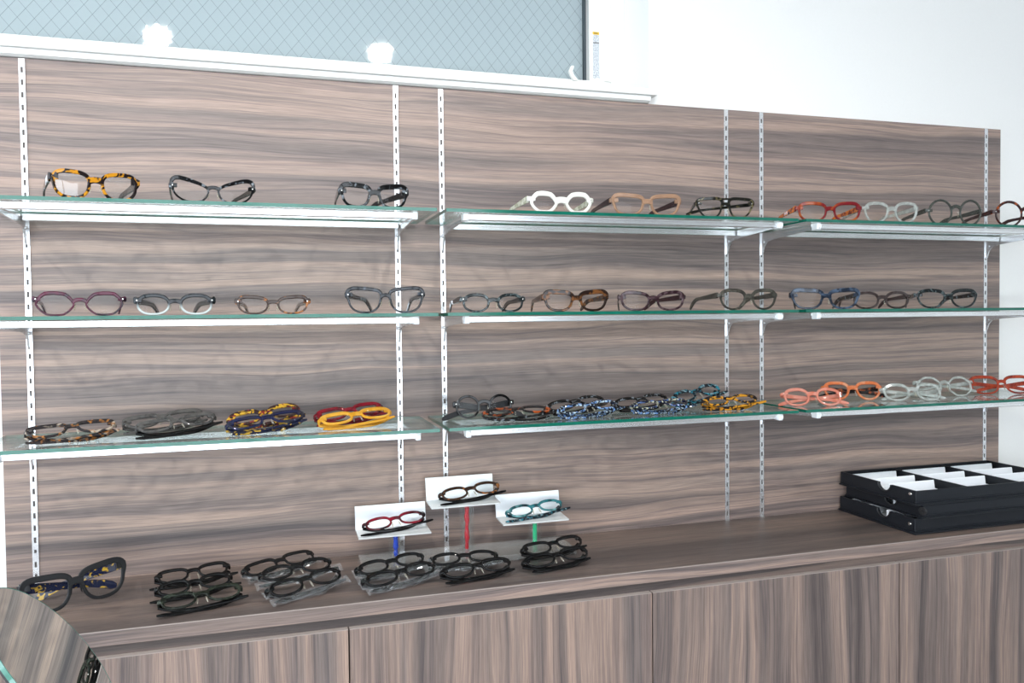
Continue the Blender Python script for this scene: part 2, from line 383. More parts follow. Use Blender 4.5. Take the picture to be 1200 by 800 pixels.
# sill: thick shelf board plus the trim under it
mb = MB(); mb.box(wx0-0.02, 1.1193, -0.020, FY+0.0, 0.8665, 0.8790, c=0.0012)
s = mb.build('trim_1', M['sill']); tag(s, kind='structure')
mb = MB(); mb.prism([(-0.013, 0.8660), (-0.011, 0.8575), (-0.004, 0.8545), (WY, 0.8545), (WY, 0.8660)], 'x', wx0-0.02, 1.108)
tag(mb.build('trim_2', M['sill']), kind='structure')

# ------------------------------------------------------------------ walnut back panel
o = MB().box(PX0, PX1, 0.0, WY-0.0002, 0.0, PZ).build('wood_back_panel', M['wood_h'])
tag(o, 'wide walnut-grain laminate panel behind all the glass shelves', 'panel')
o = MB().box(PX1+0.0003, PX1+0.0045, 0.001, WY-0.0001, 0.0, PZ).build('trim_3', M['frame']); tag(o, kind='structure')

# ------------------------------------------------------------------ counter and cabinets
DC = 0.2531
ctr = empty('counter_top', (0.9, -0.12, 0)); tag(ctr, 'long walnut-grain counter slab running below the shelves', 'counter')
base = (0.9, -0.12, 0)
at(MB().box(-1.5, 3.2, -DC+0.0013, -0.0004, -0.0209, -0.0013).build('slab', M['dark_gap'], ctr), base)
at(MB().box(-1.5, 3.2, -DC, -DC+0.0012, -0.0209, -0.0013).build('front_facing', M['wood_front'], ctr), base)
e = at(MB().box(-1.5, 3.2, -DC-0.0002, -DC+0.0012, -0.0012, -0.0001).build('front_edge_band', M['edge'], ctr), base); e['label'] = 'pale edge strip'  # thin paler strip along the slab's upper front edge
at(MB().box(-1.5, 3.2, -DC+0.0013, -0.0004, -0.0012, 0.0).build('surface_veneer', M['wood_top'], ctr), base)
tag(MB().box(-1.5, 3.2, -DC+0.013, -DC+0.0215, -0.045, -0.0242).build('trim_4', M['wood_rail']), kind='structure')
seams = [-1.050, -0.540, -0.030, 0.4779, 0.9845, 1.4973, 2.010, 2.52, 3.03]
names = ['cabinet below the far left end of the counter', 'cabinet under the counter left of the round mirror',
         'cabinet door section directly below the black glasses stacks at left', 'cabinet below the clear acrylic riser, second full door in view',
         'cabinet below bare counter, third door from the left', 'cabinet with darker streaked door below the black trays', 'cabinet farthest right, beyond the black trays and the picture edge', 'cabinet at the far right end']
DT = -0.0395
for i in range(2, 7):
    a, b = seams[i]+0.0012, seams[i+1]-0.0012
    cb = empty('base_cabinet', ((a+b)/2, -0.12, FLOOR)); tag(cb, 'walnut-grain '+names[i], 'cabinet', 'base cabinets under the counter')
    bs = ((a+b)/2, -0.12, FLOOR)
    at(MB().box(a, b, -DC+0.022, -0.001, FLOOR+0.06, -0.0455).build('body', M['dark_gap'], cb), bs)
    at(MB().box(a, b, -DC+0.04, -0.001, FLOOR, FLOOR+0.0598).build('plinth', M['dark_gap'], cb), bs)
    dm = M['wood_v'] if i % 2 == 0 else M.setdefault('wood_v2', wood('walnut_laminate_vertical_b', True, 9.3, 1.0))
    d = at(MB().box(a, b, -DC+0.002, -DC+0.0215, FLOOR+0.07, DT-0.0010).build('door', dm, cb), bs)
    MB().box(a, b, -DC+0.002, -DC+0.0215, DT-0.0009, DT).build('edge_band', M['edge'], d)

# ------------------------------------------------------------------ slotted standards
W_, G_ = 0.6, 0.0839
SX = [0, W_, W_+G_, 2*W_+G_, 2*W_+2*G_, 3*W_+2*G_]
hw, sw, sh, pitch = 0.0046, 0.0017, 0.0046, 0.02
desc = ['leftmost chrome slotted upright, by the panel\'s left edge', 'chrome slotted upright left of the first gap between shelf bays', 'chrome slotted upright right of the first gap between shelf bays',
        'chrome slotted upright left of the second gap between shelf bays', 'chrome slotted upright right of the second gap between shelf bays', 'rightmost chrome slotted upright, near the white wall']
for si, X in enumerate(SX):
    r_ = empty('slotted_upright', (X, 0, 0)); tag(r_, desc[si], 'shelf upright', 'slotted uprights on the wood panel')
    mb = MB(); ztop = PZ-0.001; y0, y1 = -0.0022, -0.0004
    mb.box(-hw, -sw, y0, y1, 0.0, ztop); mb.box(sw, hw, y0, y1, 0.0, ztop)
    z = ztop; zc = ztop-0.016
    while zc > 0.008:
        mb.box(-sw, sw, y0, y1, zc+sh/2+0.0002, z); z = zc-sh/2-0.0002-0.004; zc -= pitch
        # slot height = 9 mm
    mb.box(-sw, sw, y0, y1, 0.0, max(z, 0.001))
    mb.build('channel', M['chrome'], r_)
    MB().box(-sw-0.0002, sw+0.0002, -0.00038, -0.0001, 0.003, ztop-0.004).build('slot_recess', M['slot'], r_)
    for zs in (ztop-0.026, 0.43 if si % 2 else 0.51, 0.052):
        sb = MB(); sb.cyl((0, -0.0034, zs), (0, -0.0021, zs), 0.0021, 12); sb.build('screw', M['chrome'], r_, smooth=True)

# ------------------------------------------------------------------ glass shelves with brackets and rails
DS, OV, TH = 0.1945, 0.0342, 0.0055
SZ = [0.6071, 0.4381, 0.2498]
rowname = ['top', 'middle', 'bottom']; bayname = ['left', 'centre', 'right']
holds = [['the tortoise and cat-eye glasses', 'the white and beige glasses', 'the red-orange and round grey glasses'],
         ['the purple and dark glasses', 'four standing glasses, brown tortoise among them', 'the slate-blue glasses'],
         ['the yellow and red folded glasses', 'the heap of folded blue and black glasses', 'the peach and clear glasses']]
for zi, Z in enumerate(SZ):
    for bi in range(3):
        xa, xb = SX[2*bi], SX[2*bi+1]; cx_ = (xa+xb)/2
        root = empty('glass_shelf', (cx_, -DS/2, Z-TH)); base = (cx_, -DS/2, Z-TH)
        tag(root, f'{rowname[zi]} glass shelf of the {bayname[bi]} bay, with {holds[zi][bi]}', 'shelf', 'glass shelves on chrome brackets')
        g0, g1 = xa-OV, xb+OV
        v = [(x, y, z) for x in (g0, g1) for y in (-DS, -0.012) for z in (Z-TH, Z)]
        mb = MB(); mb.add(v, [(0,1,3,2),(4,6,7,5),(0,4,5,1),(2,3,7,6),(0,2,6,4),(1,5,7,3)], [1,1,1,1,0,0])
        at(mb.build('glass_pane', [M['glass'], M['glass_edge']], root), base)
        for nm_, ya, yb, zl in (('front_rail', -0.181, -0.171, 0.0095), ('back_rail', -0.042, -0.030, 0.0105)):
            mb = MB(); zt = Z-TH-0.0015
            mb.box(xa+0.004, xb-0.004, ya, yb, zt-zl, zt, c=0.0008)
            mb.box(xa+0.004, xb-0.004, ya-0.0012, ya-0.0001, zt-zl*0.38, zt-zl*0.02, c=0.0003)
            at(mb.build(nm_, M['alu'], root), base)
        for X, sd in ((xa, 1), (xb, -1)):
            br = MB(); b0 = Z-TH-0.0006
            pts = [(-0.002, b0-0.001), (-0.002, b0-0.046), (-0.006, b0-0.046), (-0.0085, b0-0.040), (-0.012, b0-0.030), (-0.020, b0-0.0225), (-0.034, b0-0.0185), (-0.060, b0-0.0165), (-0.110, b0-0.0135), (-0.178, b0-0.0100), (-0.184, b0-0.008), (-0.184, b0-0.001)]
            br.prism(pts, 'x', X-0.0016, X+0.0016)
            bo = at(br.build('bracket', M['chrome'], root), base)
            lp = MB(); lp.box(X-0.004, X+0.004, -0.170, -0.050, b0-0.0060, b0-0.0005, c=0.0006)
            lp.build('support_flange', M['alu'], bo)
            rv = MB(); rv.cyl((X-0.0032, -0.011, b0-0.020), (X+0.0032, -0.011, b0-0.020), 0.0028, 12); rv.build('rivet', M['chrome'], bo, smooth=True)
            cl = MB(); cl.box(X-0.0042, X+0.0042, -0.188, -0.170, Z-TH-0.0130, Z-TH-0.0004, c=0.0012)
            cl.box(X-0.0030, X+0.0030, -0.1905, -0.1882, Z-TH-0.0100, Z-TH-0.0030, c=0.0006)
            at(cl.build('end_clip', M['clip'], root), base)

# ------------------------------------------------------------------ eyeglasses
BLK, DK = (0.005, 0.005, 0.0055), (0.022, 0.016, 0.014)
P = plastic
AC = {
 'tort_yellow': P('tort_yellow', (0.50, 0.22, 0.015), (0.012, 0.008, 0.008), 90, 0.50, 0.03),
 'black': P('black', BLK), 'matte_black': P('matte_black', (0.009, 0.0095, 0.011), rough=0.42),
 'black_streak': P('black_streak', BLK, (0.16, 0.18, 0.20), 110, 0.62, 0.06),
 'dark_green': P('dark_green', (0.010, 0.012, 0.009), (0.028, 0.036, 0.026), 90, 0.60, 0.08),
 'purple': P('purple', (0.085, 0.008, 0.030), (0.020, 0.008, 0.018), 60, 0.52, 0.15, 0.06),
 'grey_half': P('grey_half', (0.012, 0.014, 0.018), (0.005, 0.009, 0.012), 90, 0.55, 0.1, 0.0, split=(0.42, 0.46, 0.46)),
 'tort_dark': P('tort_dark', (0.035, 0.018, 0.012), (0.30, 0.11, 0.03), 80, 0.60, 0.05),
 'charcoal': P('charcoal', (0.009, 0.010, 0.013), (0.05, 0.06, 0.075), 100, 0.60, 0.06),
 'green_grey': P('green_grey', (0.012, 0.015, 0.016), (0.09, 0.115, 0.12), 120, 0.58, 0.05),
 'havana': P('havana', (0.14, 0.055, 0.018), (0.015, 0.008, 0.006), 70, 0.47, 0.05),
 'plum': P('plum', (0.020, 0.008, 0.011), (0.08, 0.05, 0.056), 90, 0.57, 0.08),
 'plum_dark': P('plum_dark', (0.028, 0.010, 0.012)),
 'olive_grey': P('olive_grey', (0.085, 0.080, 0.065), (0.03, 0.028, 0.024), 60, 0.5, 0.12, 0.25),
 'white': P('white', (0.66, 0.65, 0.60)), 'pearl': P('pearl', (0.42, 0.42, 0.30), (0.72, 0.72, 0.60), 90, 0.5, 0.1),
 'beige': P('beige', (0.50, 0.31, 0.20), (0.40, 0.25, 0.17), 50, 0.55, 0.2, 0.50),
 'olive_streak': P('olive_streak', (0.010, 0.010, 0.008), (0.12, 0.10, 0.05), 90, 0.63, 0.05),
 'red_orange': P('red_orange', (0.17, 0.014, 0.018), (0.42, 0.10, 0.02), 45, 0.56, 0.10, 0.10),
 'orange_tort': P('orange_tort', (0.65, 0.16, 0.02), (0.16, 0.02, 0.01), 60, 0.52, 0.06),
 'crystal': P('crystal', (0.55, 0.58, 0.55), (0.75, 0.78, 0.75), 90, 0.55, 0.1, clear=0.66, rough=0.06), 'smoke': P('smoke', (0.10, 0.11, 0.095), (0.045, 0.05, 0.045), 50, 0.5, 0.2, 0.30),
 'tort_red': P('tort_red', (0.035, 0.012, 0.012), (0.30, 0.06, 0.012), 60, 0.64, 0.05),
 'slate': P('slate', (0.014, 0.020, 0.034), (0.07, 0.10, 0.15), 70, 0.57, 0.08, 0.06),
 'brown_smoke': P('brown_smoke', (0.075, 0.060, 0.060), (0.035, 0.02, 0.018), 70, 0.5, 0.12, 0.15),
 'cream_streak': P('cream_streak', (0.022, 0.019, 0.020), (0.40, 0.33, 0.26), 60, 0.62, 0.05, b3=(0.30, 0.12, 0.03)),
 'grey_crystal': P('grey_crystal', (0.115, 0.110, 0.105), (0.06, 0.06, 0.06), 60, 0.52, 0.15, 0.25),
 'navy_yellow': P('navy_yellow', (0.010, 0.013, 0.034), (0.42, 0.26, 0.03), 85, 0.585, 0.03),
 'navy': P('navy', (0.008, 0.011, 0.045), (0.02, 0.02, 0.03), 60, 0.55, 0.1),
 'yellow_tort': P('yellow_tort', (0.55, 0.32, 0.03), (0.03, 0.015, 0.015), 75, 0.47, 0.03, b3=(0.18, 0.02, 0.02)),
 'ruby': P('ruby', (0.20, 0.008, 0.018), (0.07, 0.008, 0.012), 60, 0.55, 0.12, 0.10),
 'amber': P('amber', (0.62, 0.28, 0.015), (0.75, 0.42, 0.06), 50, 0.5, 0.2, 0.25),
 'black_red': P('black_red', (0.012, 0.009, 0.009), (0.30, 0.06, 0.012), 60, 0.58, 0.05),
 'blue_mottle': P('blue_mottle', (0.008, 0.012, 0.022), (0.10, 0.20, 0.42), 110, 0.57, 0.03, b3=(0.38, 0.48, 0.55)),
 'navy_mottle': P('navy_mottle', (0.007, 0.009, 0.022), (0.07, 0.12, 0.27), 110, 0.59, 0.03, b3=(0.40, 0.40, 0.28)),
 'teal_mottle': P('teal_mottle', (0.008, 0.013, 0.018), (0.02, 0.17, 0.23), 90, 0.60, 0.06, b3=(0.16, 0.25, 0.28)),
 'peach': P('peach', (0.70, 0.23, 0.15), (0.78, 0.38, 0.30), 50, 0.5, 0.2, 0.42),
 'coral': P('coral', (0.62, 0.17, 0.06), (0.70, 0.34, 0.20), 60, 0.55, 0.1, 0.25),
 'brick': P('brick', (0.38, 0.055, 0.022), (0.17, 0.02, 0.015), 60, 0.55, 0.12, 0.08),
 'ruby_fade': P('ruby_fade', (0.20, 0.008, 0.02), (0.015, 0.008, 0.01), 30, 0.50, 0.12),
 'aqua_fade': P('aqua_fade', (0.02, 0.14, 0.16), (0.010, 0.02, 0.025), 50, 0.48, 0.10, b3=(0.15, 0.35, 0.36)),
}
def lens_outline(shape, a, b, side, n=36):
    """closed list of (x, z) about the lens centre, outer side = +x for side = +1"""
    out = []
    P_ = {'rect': (3.8, 3.2, 0.06, 0.0, 0), 'wayfarer': (4.2, 2.7, 0.17, 0.10, 0), 'soft': (3.1, 2.5, 0.10, 0.06, 0), 'oval': (2.4, 2.3, 0.05, 0.0, 0), 'round': (2.0, 2.0, 0, 0, 0),
          'boston': (2.8, 2.2, 0.16, 0.04, 0), 'cat': (3.4, 2.3, 0.16, 0.46, 0), 'aviator': (4.4, 2.6, 0.26, -0.05, 0), 'narrow': (3.0, 2.4, 0.10, 0.14, 0), 'hex': (0, 0, 0.05, 0.06, 6), 'oct': (0, 0, 0, 0, 8)}[shape]
    ext, exb, taper, lift, K = P_
    for i in range(n):
        t = 2*pi*i/n; c, s_ = cos(t), sin(t)
        if K:
            ph = (t+(pi/K if K == 8 else 0)) % (2*pi/K)-pi/K
            r = cos(pi/K)/cos(ph); q_ = 0.45 if K == 6 else 0.85; r = q_*r+(1-q_)*(0.5+0.5*cos(pi/K)); r *= 1.06
            x, z = a*r*c, b*r*s_*(1.14 if K == 6 else 1.0)
        else:
            ex = exb+(ext-exb)*min(1, max(0, 0.5+s_*1.5))
            x = a*math.copysign(abs(c)**(2/ex), c); z = b*math.copysign(abs(s_)**(2/ex), s_)
        x *= 1+taper*(z/b); z += lift*b*(x/a)*(0.5+0.5*max(-0.2, z/b))
        if shape == 'aviator': x -= 0.0020*(-z/b)
        out.append((x*side, z))
    return out
def sec(cx, cz, y, nx, nz, t0, t1, d):
    """8-point rounded section between offsets t0..t1 along in-plane normal, depth d around y"""
    m_ = min(t1-t0, d)*0.28; h = d/2
    pr = [(t0, -h+m_), (t0+m_, -h), (t1-m_, -h), (t1, -h+m_), (t1, h-m_), (t1-m_, h), (t0+m_, h), (t0, h-m_)]
    return [(cx+nx*u, y+vv, cz+nz*u) for u, vv in pr]
def wrap(x): return 0.9*x*x
mesh_cache = {}
def eyeglasses(label, group, X, Y, Z, yaw, w, front, temple, shape='soft', h=0.036, t=0.0034, brow=0.4, mode='stand', splay=(0, 0), tilt=0, roll=0,
               th=0.011, L=0.135, bridge=0.014, sleeve=False, pads=True, lensmat=None, raise_=0.0, ze_f=0.62, pivot=False, tip_mat=None, drop=None, flat_bar=False, dep=0.0038):
    t *= 1.12; brow += 0.2
    root = empty('eyeglasses'); tag(root, label, 'eyeglasses', group)
    E = 0.0055
    a = (w/2-bridge/2-2*t-E)/2; cx = bridge/2+t+a; b = (h-2*t)/2; zc = t+b; ze = zc+b*ze_f
    fm, tm = AC[front], AC[temple]
    mb = MB(); lens_meshes = []
    for side in (-1, 1):
        ol = lens_outline(shape, a, b, side); n = len(ol); rings = []
        for i, (x, z) in enumerate(ol):
            x0, z0 = ol[i-1]; x2, z2 = ol[(i+1) % n]; tx, tz = x2-x0, z2-z0; l = math.hypot(tx, tz) or 1
            nx, nz = tz/l, -tx/l
            if nx*x+nz*z < 0: nx, nz = -nx, -nz
            tt = t*(1+brow*max(0, z/b))
            px, pz = cx*side+x, zc+z
            rings.append(sec(px, pz, wrap(px), nx, nz, -0.0003, tt, dep))
        mb.sweep(rings, closed=True)
        lb = MB(); lv = [(cx*side, wrap(cx)-0.0010, zc)]+[(cx*side+x*1.004, wrap(cx*side+x)+0.0002, zc+z*1.004) for x, z in ol]
        lv2 = [(p[0], p[1]+0.0008, p[2]) for p in lv]
        k_ = len(lv)
        lb.add(lv, [(0, 1+i, 1+(i+1) % n) for i in range(n)])
        lens_meshes.append(lb)
        # end piece: runs from rim to the hinge and turns back
        zt = ze; xr = (cx+a*0.80)*side; xe = (w/2-0.0012)*side; eh = max(0.0058, th*0.66)
        def blk(x, y, hh, dd, ax):
            m_ = 0.0008
            pr = [(-hh/2, -dd/2+m_), (-hh/2+m_, -dd/2), (hh/2-m_, -dd/2), (hh/2, -dd/2+m_), (hh/2, dd/2-m_), (hh/2-m_, dd/2), (-hh/2+m_, dd/2), (-hh/2, dd/2-m_)]
            return [(x+ax[0]*vv, y+ax[1]*vv, zt+u) for u, vv in pr]
        yr = wrap(xr)
        mb.sweep([blk(xr, yr, eh*0.9, dep, (0, 1)), blk((w/2-0.0045)*side, wrap(w/2)-0.0002, eh, dep+0.0004, (0.25*side*-1, 1)), blk(xe-0.0010*side, wrap(w/2)+0.0020, eh, dep, (-side*0.75, 0.6)), blk(xe-0.0012*side, wrap(w/2)+0.0062, eh, 0.0034, (-side, 0))])
    # bridge
    bz = zc+b*0.38; span = bridge/2+t*0.7; rings = []
    for i in range(9):
        u = -1+2*i/8; x = u*span; z = bz+(1-u*u)*b*0.20; hh = (t*1.25+0.0012*u*u)/1
        rings.append(sec(x, z, wrap(x)-0.0004, 0, 1, -hh, hh*0.75, dep))
    mb.sweep(rings)
    if flat_bar or shape == 'aviator':
        rings = []
        for i in range(11):
            u = -1+2*i/10; x = u*(cx+a*0.35); z = zc+b*1.05+(1-u*u)*0.0006
            rings.append(sec(x, z, wrap(x)-0.0003, 0, 1, -0.0012, 0.0024, dep))
        mb.sweep(rings)
    fr_ = mb.build('frame_front', fm, root, smooth=True)
    for lb in lens_meshes: lb.build('lens', lensmat or M['lens'], root, smooth=True)
    if pads:
        for side in (-1, 1):
            pb = MB(); rings = []
            for i in range(5):
                u = i/4; r_ = 0.0019*math.sin(pi*(0.12+0.76*u))
                pc = Vector(((bridge/2-0.0006+0.0016*(u-0.3))*side, 0.0030+0.0016*u, zc+b*0.10-0.011*u))
                rings.append([(pc.x+r_*0.7*cos(q), pc.y+r_*sin(q), pc.z) for q in [2*pi*j/8 for j in range(8)]])
            pb.sweep(rings); pb.build('nose_pad', fm if pads == 'same' else M['pad'], root, smooth=True)
    # temples
    if mode == 'fold': L, th = 0.122, th*0.78
    hy = wrap(w/2)+(0.0064 if mode == 'stand' else 0.0085)
    for side in (-1, 1):
        tb = MB(); rings = []; dr = drop if drop is not None else (ze-0.0035 if mode == 'stand' else ze-0.001)
        s1 = L*0.68; K = 14
        def path(s_):
            if mode == 'fold':
                q_ = max(0.0, 1-s_/(L*0.42)); return s_, -dr*(0.86*(1-q_*q_)+0.16*s_/L)
            d1 = dr*(0.22 if mode == 'stand' else 0.55)
            if s_ <= s1: return s_, -d1*(s_/s1)
            u = (s_-s1)/(L-s1); ang = 0.0+u*u*0  # bend
            return s1+(L-s1)*(u-0.16*u*u), -d1-(dr-d1)*(u**(1.35 if mode == 'stand' else 1.1))
        for i in range(K+1):
            s_ = L*i/K; y, z = path(s_); y2, z2 = path(min(L, s_+0.001)); y1, z1 = path(max(0, s_-0.001))
            ty, tz = y2-y1, z2-z1; l = math.hypot(ty, tz); ny, nz = -tz/l, ty/l
            u = s_/L; hh = th*(1-0.42*min(1, u/0.6)) if u < 0.6 else th*(0.58+0.20*math.sin(pi*min(1, (u-0.6)/0.5)))
            if i == K: hh *= 0.55
            if i == 0: hh *= 0.95
            dd = 0.0034-0.0008*u; m_ = 0.0007
            pr = [(-hh/2, -dd/2+m_), (-hh/2+m_, -dd/2), (hh/2-m_, -dd/2), (hh/2, -dd/2+m_), (hh/2, dd/2-m_), (hh/2-m_, dd/2), (-hh/2+m_, dd/2), (-hh/2, dd/2-m_)]
            inw = -side*0.006*(u**2)
            rings.append([(inw+vv, y+ny*q, z+nz*q) for q, vv in pr])
        tb.sweep(rings)
        to = tb.build('temple', tm, root, smooth=True)
        if mode == 'stand': az = R(splay[0] if side < 0 else splay[1])
        elif mode == 'fold': az = side*R(91.5)
        else: az = (side*R(91.5) if splay[0 if side < 0 else 1] == 'f' else R(splay[0 if side < 0 else 1]))
        yy = hy
        if mode != 'stand' and side > 0: yy += 0.0042
        to.location = ((w/2-0.0032)*side, yy, ze); to.rotation_euler = (0, 0, az)
        # rivet dot on the end piece
        rb = MB(); rb.cyl(((w/2-0.0060)*side, wrap(w/2)-dep/2-0.0008, ze), ((w/2-0.0060)*side, wrap(w/2)-0.001, ze), 0.00085, 8); rb.build('rivet', M['stud'], root)
        if sleeve:
            rnd = random.Random(int(X*1e4)+side); sb = MB(); rings = []
            for i in range(19):
                s_ = -0.004+(L+0.010)*i/18; y, z = path(min(max(s_, 0), L)); y += min(0, s_)+max(0, s_-L)
                hh = 0.0080+rnd.uniform(-0.002, 0.0025); dd = 0.0034+rnd.uniform(-0.0012, 0.0016)
                if i in (0, 18): dd = 0.0006; hh = 0.012
                inw = -side*0.006*(min(1, max(0, s_/L))**2)
                rings.append([(inw+dd*cos(q)+rnd.uniform(-0.0006, 0.0006), y+rnd.uniform(-0.001, 0.001), z+hh*sin(q)*0.8) for q in [2*pi*j/8 for j in range(8)]])
            sb.sweep(rings, cap=False)
            so = sb.build('plastic_sleeve', M['film'], to); so['label'] = 'crinkled clear plastic sleeve'
    rot = Euler((-R(tilt), -R(roll), R(yaw)), 'XYZ').to_matrix()
    zmin = 1e9
    for ch in root.children:
        mw = Matrix.Translation(ch.location) @ ch.rotation_euler.to_matrix().to_4x4()
        for me_ in [ch.data]+[g.data for g in ch.children]:
            for v in me_.vertices:
                zz = (rot @ (mw @ v.co)).z
                if zz < zmin: zmin = zz
    root.rotation_euler = Euler((-R(tilt), -R(roll), R(yaw)), 'XYZ')
    off = rot @ Vector((0, 0.003, ze)) if pivot else Vector((0, 0, 0))
    root.location = (X-off.x, Y-off.y, Z-zmin+0.0002+raise_)
    return root

S1, S2, S3, C0 = SZ[0], SZ[1], SZ[2], 0.0
g1 = 'eyeglasses standing on the top shelves'
EG = eyeglasses
EG('eyeglasses in yellow and black tortoise, first from left on the top shelf', g1, 0.132, -.165, S1, 18, .123, 'tort_yellow', 'black', 'soft', .041, .0036, .25, splay=(1, 2), th=.014, lensmat=M['lens_uncoated'])
EG('black cat-eye eyeglasses with upswept corners, second on the top left shelf', g1, 0.294, -.165, S1, 8, .127, 'black_streak', 'dark_green', 'cat', .033, .0022, 1.0, splay=(-2, 10), th=.010)
EG('thick black squarish eyeglasses in front of the upright on the top left shelf', g1, 0.538, -.165, S1, 3, .116, 'black_streak', 'black', 'wayfarer', .036, .0034, .9, splay=(-2, 19), th=.012)
EG('solid white eyeglasses with pearly olive temples', g1, 0.859, -.165, S1, -2, .122, 'white', 'pearl', 'hex', .033, .0044, .4, splay=(4, -3), th=.012)
EG('translucent beige eyeglasses with dark brown temples', g1, 1.022, -.165, S1, -4, .137, 'beige', 'plum_dark', 'wayfarer', .037, .0036, .6, splay=(2, 4), th=.012)
EG('dark aviator-shaped eyeglasses with a straight brow bar', g1, 1.181, -.165, S1, -8, .115, 'olive_streak', 'olive_streak', 'aviator', .036, .0022, 1.0, mode='part', splay=(-12, 'f'), th=.007, drop=.020)
g2 = 'eyeglasses standing on the top right shelf'
EG('red and orange eyeglasses with orange tortoise temples', g2, 1.414, -.160, S1, -12, .135, 'red_orange', 'orange_tort', 'soft', .036, .0032, .6, splay=(-4, -2), th=.011)
EG('clear crystal eyeglasses between the red-orange and the round grey pair', g2, 1.559, -.160, S1, -10, .122, 'crystal', 'crystal', 'boston', .041, .0036, .3, splay=(-8, 4), th=.010)
EG('smoky grey eyeglasses with perfectly round lenses', g2, 1.719, -.160, S1, -8, .131, 'smoke', 'smoke', 'round', .052, .0028, .1, splay=(-8, 2), th=.010, bridge=.016, ze_f=.18)
EG('dark red tortoise round eyeglasses cut by the right edge, top shelf', g2, 1.905, -.160, S1, -8, .150, 'tort_red', 'tort_red', 'round', .054, .0030, .3, splay=(-6, 14), th=.010, bridge=.018, ze_f=.25)
g3 = 'eyeglasses standing on the middle shelves'
EG('burgundy purple angular eyeglasses, first on the middle shelf', g3, 0.107, -.165, S2, 9, .125, 'purple', 'purple', 'hex', .031, .0022, .8, splay=(0, 1), th=.009)
EG('eyeglasses with dark grey top fading to clear below', g3, 0.236, -.165, S2, 3, .117, 'grey_half', 'black', 'oval', .030, .0026, .7, splay=(-8, 12), th=.012)
EG('small dark tortoise narrow eyeglasses, third on the middle shelf', g3, 0.378, -.165, S2, 0, .116, 'tort_dark', 'tort_dark', 'narrow', .027, .0022, .9, splay=(-4, 5), th=.010)
EG('large charcoal eyeglasses standing in front of an upright on the middle shelf', g3, 0.553, -.165, S2, -6, .131, 'charcoal', 'black', 'wayfarer', .040, .0026, .8, splay=(-17, 6), th=.011)
EG('dark green-grey small oval eyeglasses, first on the middle centre shelf', g3, 0.735, -.165, S2, -1, .116, 'green_grey', 'black', 'oval', .030, .0028, .5, splay=(-1, -2), th=.011)
EG('brown havana tortoise squarish eyeglasses on the middle centre shelf', g3, 0.885, -.165, S2, -3, .124, 'havana', 'havana', 'wayfarer', .034, .0034, .9, splay=(-4, -1), th=.012)
EG('dark plum eyeglasses right of the brown havana pair', g3, 1.033, -.165, S2, -5, .130, 'plum', 'plum_dark', 'narrow', .033, .0030, .7, splay=(-17, 9), th=.011)
EG('olive grey translucent eyeglasses in front of the upright, middle shelf', g3, 1.230, -.165, S2, -4, .124, 'olive_grey', 'olive_grey', 'boston', .037, .0030, .7, splay=(0, -1), th=.011)
g4 = 'eyeglasses standing on the middle right shelf'
EG('slate blue glossy eyeglasses, first on the middle right shelf', g4, 1.401, -.165, S2, -14, .140, 'slate', 'black_streak', 'wayfarer', .037, .0034, .8, splay=(-24, -7), th=.011)
EG('brown smoky eyeglasses behind the slate blue pair', g4, 1.565, -.128, S2, -10, .130, 'brown_smoke', 'plum_dark', 'oval', .034, .0030, .4, splay=(-16, -9), th=.010)
EG('dark blue-grey eyeglasses at the right end of the middle right shelf', g4, 1.695, -.165, S2, -11, .137, 'green_grey', 'black_streak', 'boston', .036, .0028, 1.0, splay=(-22, -5), th=.010)

T_ = 66
g5 = 'folded eyeglasses on the bottom left shelf'
EG('folded dark eyeglasses streaked with cream and orange, first on the bottom shelf', g5, .083, -.125, S3, 18, .125, 'cream_streak', 'cream_streak', 'wayfarer', .032, .0034, .6, 'fold', tilt=T_, roll=2, pivot=True)
EG('smoky grey folded eyeglasses, rear one of the two alike', g5, .206, -.075, S3, 16, .124, 'grey_crystal', 'grey_crystal', 'wayfarer', .034, .0044, .7, 'fold', tilt=T_, roll=4, pivot=True, raise_=.003)
EG('smoky grey folded eyeglasses, front one of the two alike', g5, .230, -.122, S3, 18, .122, 'grey_crystal', 'black', 'wayfarer', .032, .0038, .7, 'fold', tilt=T_, roll=5, pivot=True, raise_=.001)
EG('folded eyeglasses in yellow and black mottle, behind the navy pair', g5, .361, -.078, S3, 18, .124, 'yellow_tort', 'yellow_tort', 'soft', .032, .0042, .7, 'fold', tilt=T_-6, roll=6, pivot=True, raise_=.001)
EG('folded navy blue eyeglasses with yellow-mottled temples', g5, .364, -.125, S3, 17, .130, 'navy', 'navy_yellow', 'soft', .031, .0034, .7, 'fold', tilt=T_, roll=5, pivot=True)
EG('folded ruby red eyeglasses behind the yellow pair', g5, .500, -.080, S3, 13, .124, 'ruby', 'ruby', 'soft', .032, .0036, .6, 'fold', tilt=T_-4, roll=5, pivot=True, raise_=.001)
EG('folded translucent amber yellow eyeglasses', g5, .506, -.125, S3, 13, .128, 'amber', 'amber', 'soft', .031, .0040, .6, 'fold', tilt=T_, roll=4, pivot=True)
g6 = 'eyeglasses heaped on the bottom centre shelf'
EG('small black round eyeglasses standing beside the upright on the bottom shelf', g6, .732, -.110, S3, -2, .112, 'black', 'matte_black', 'round', .040, .0026, .2, 'part', splay=('f', 'f'), th=.012, bridge=.016, tilt=8, ze_f=.35, drop=.026)
EG('folded eyeglasses, black outside and red-orange tortoise inside', g6, .782, -.140, S3, 3, .128, 'black_red', 'black_streak', 'oval', .030, .0030, .5, 'fold', tilt=T_+10, roll=1, pivot=True)
EG('folded plain black eyeglasses between the red-black and blue mottled pairs', g6, .913, -.080, S3, 12, .132, 'black_streak', 'black', 'oval', .031, .0034, .5, 'fold', tilt=T_, roll=5, pivot=True)
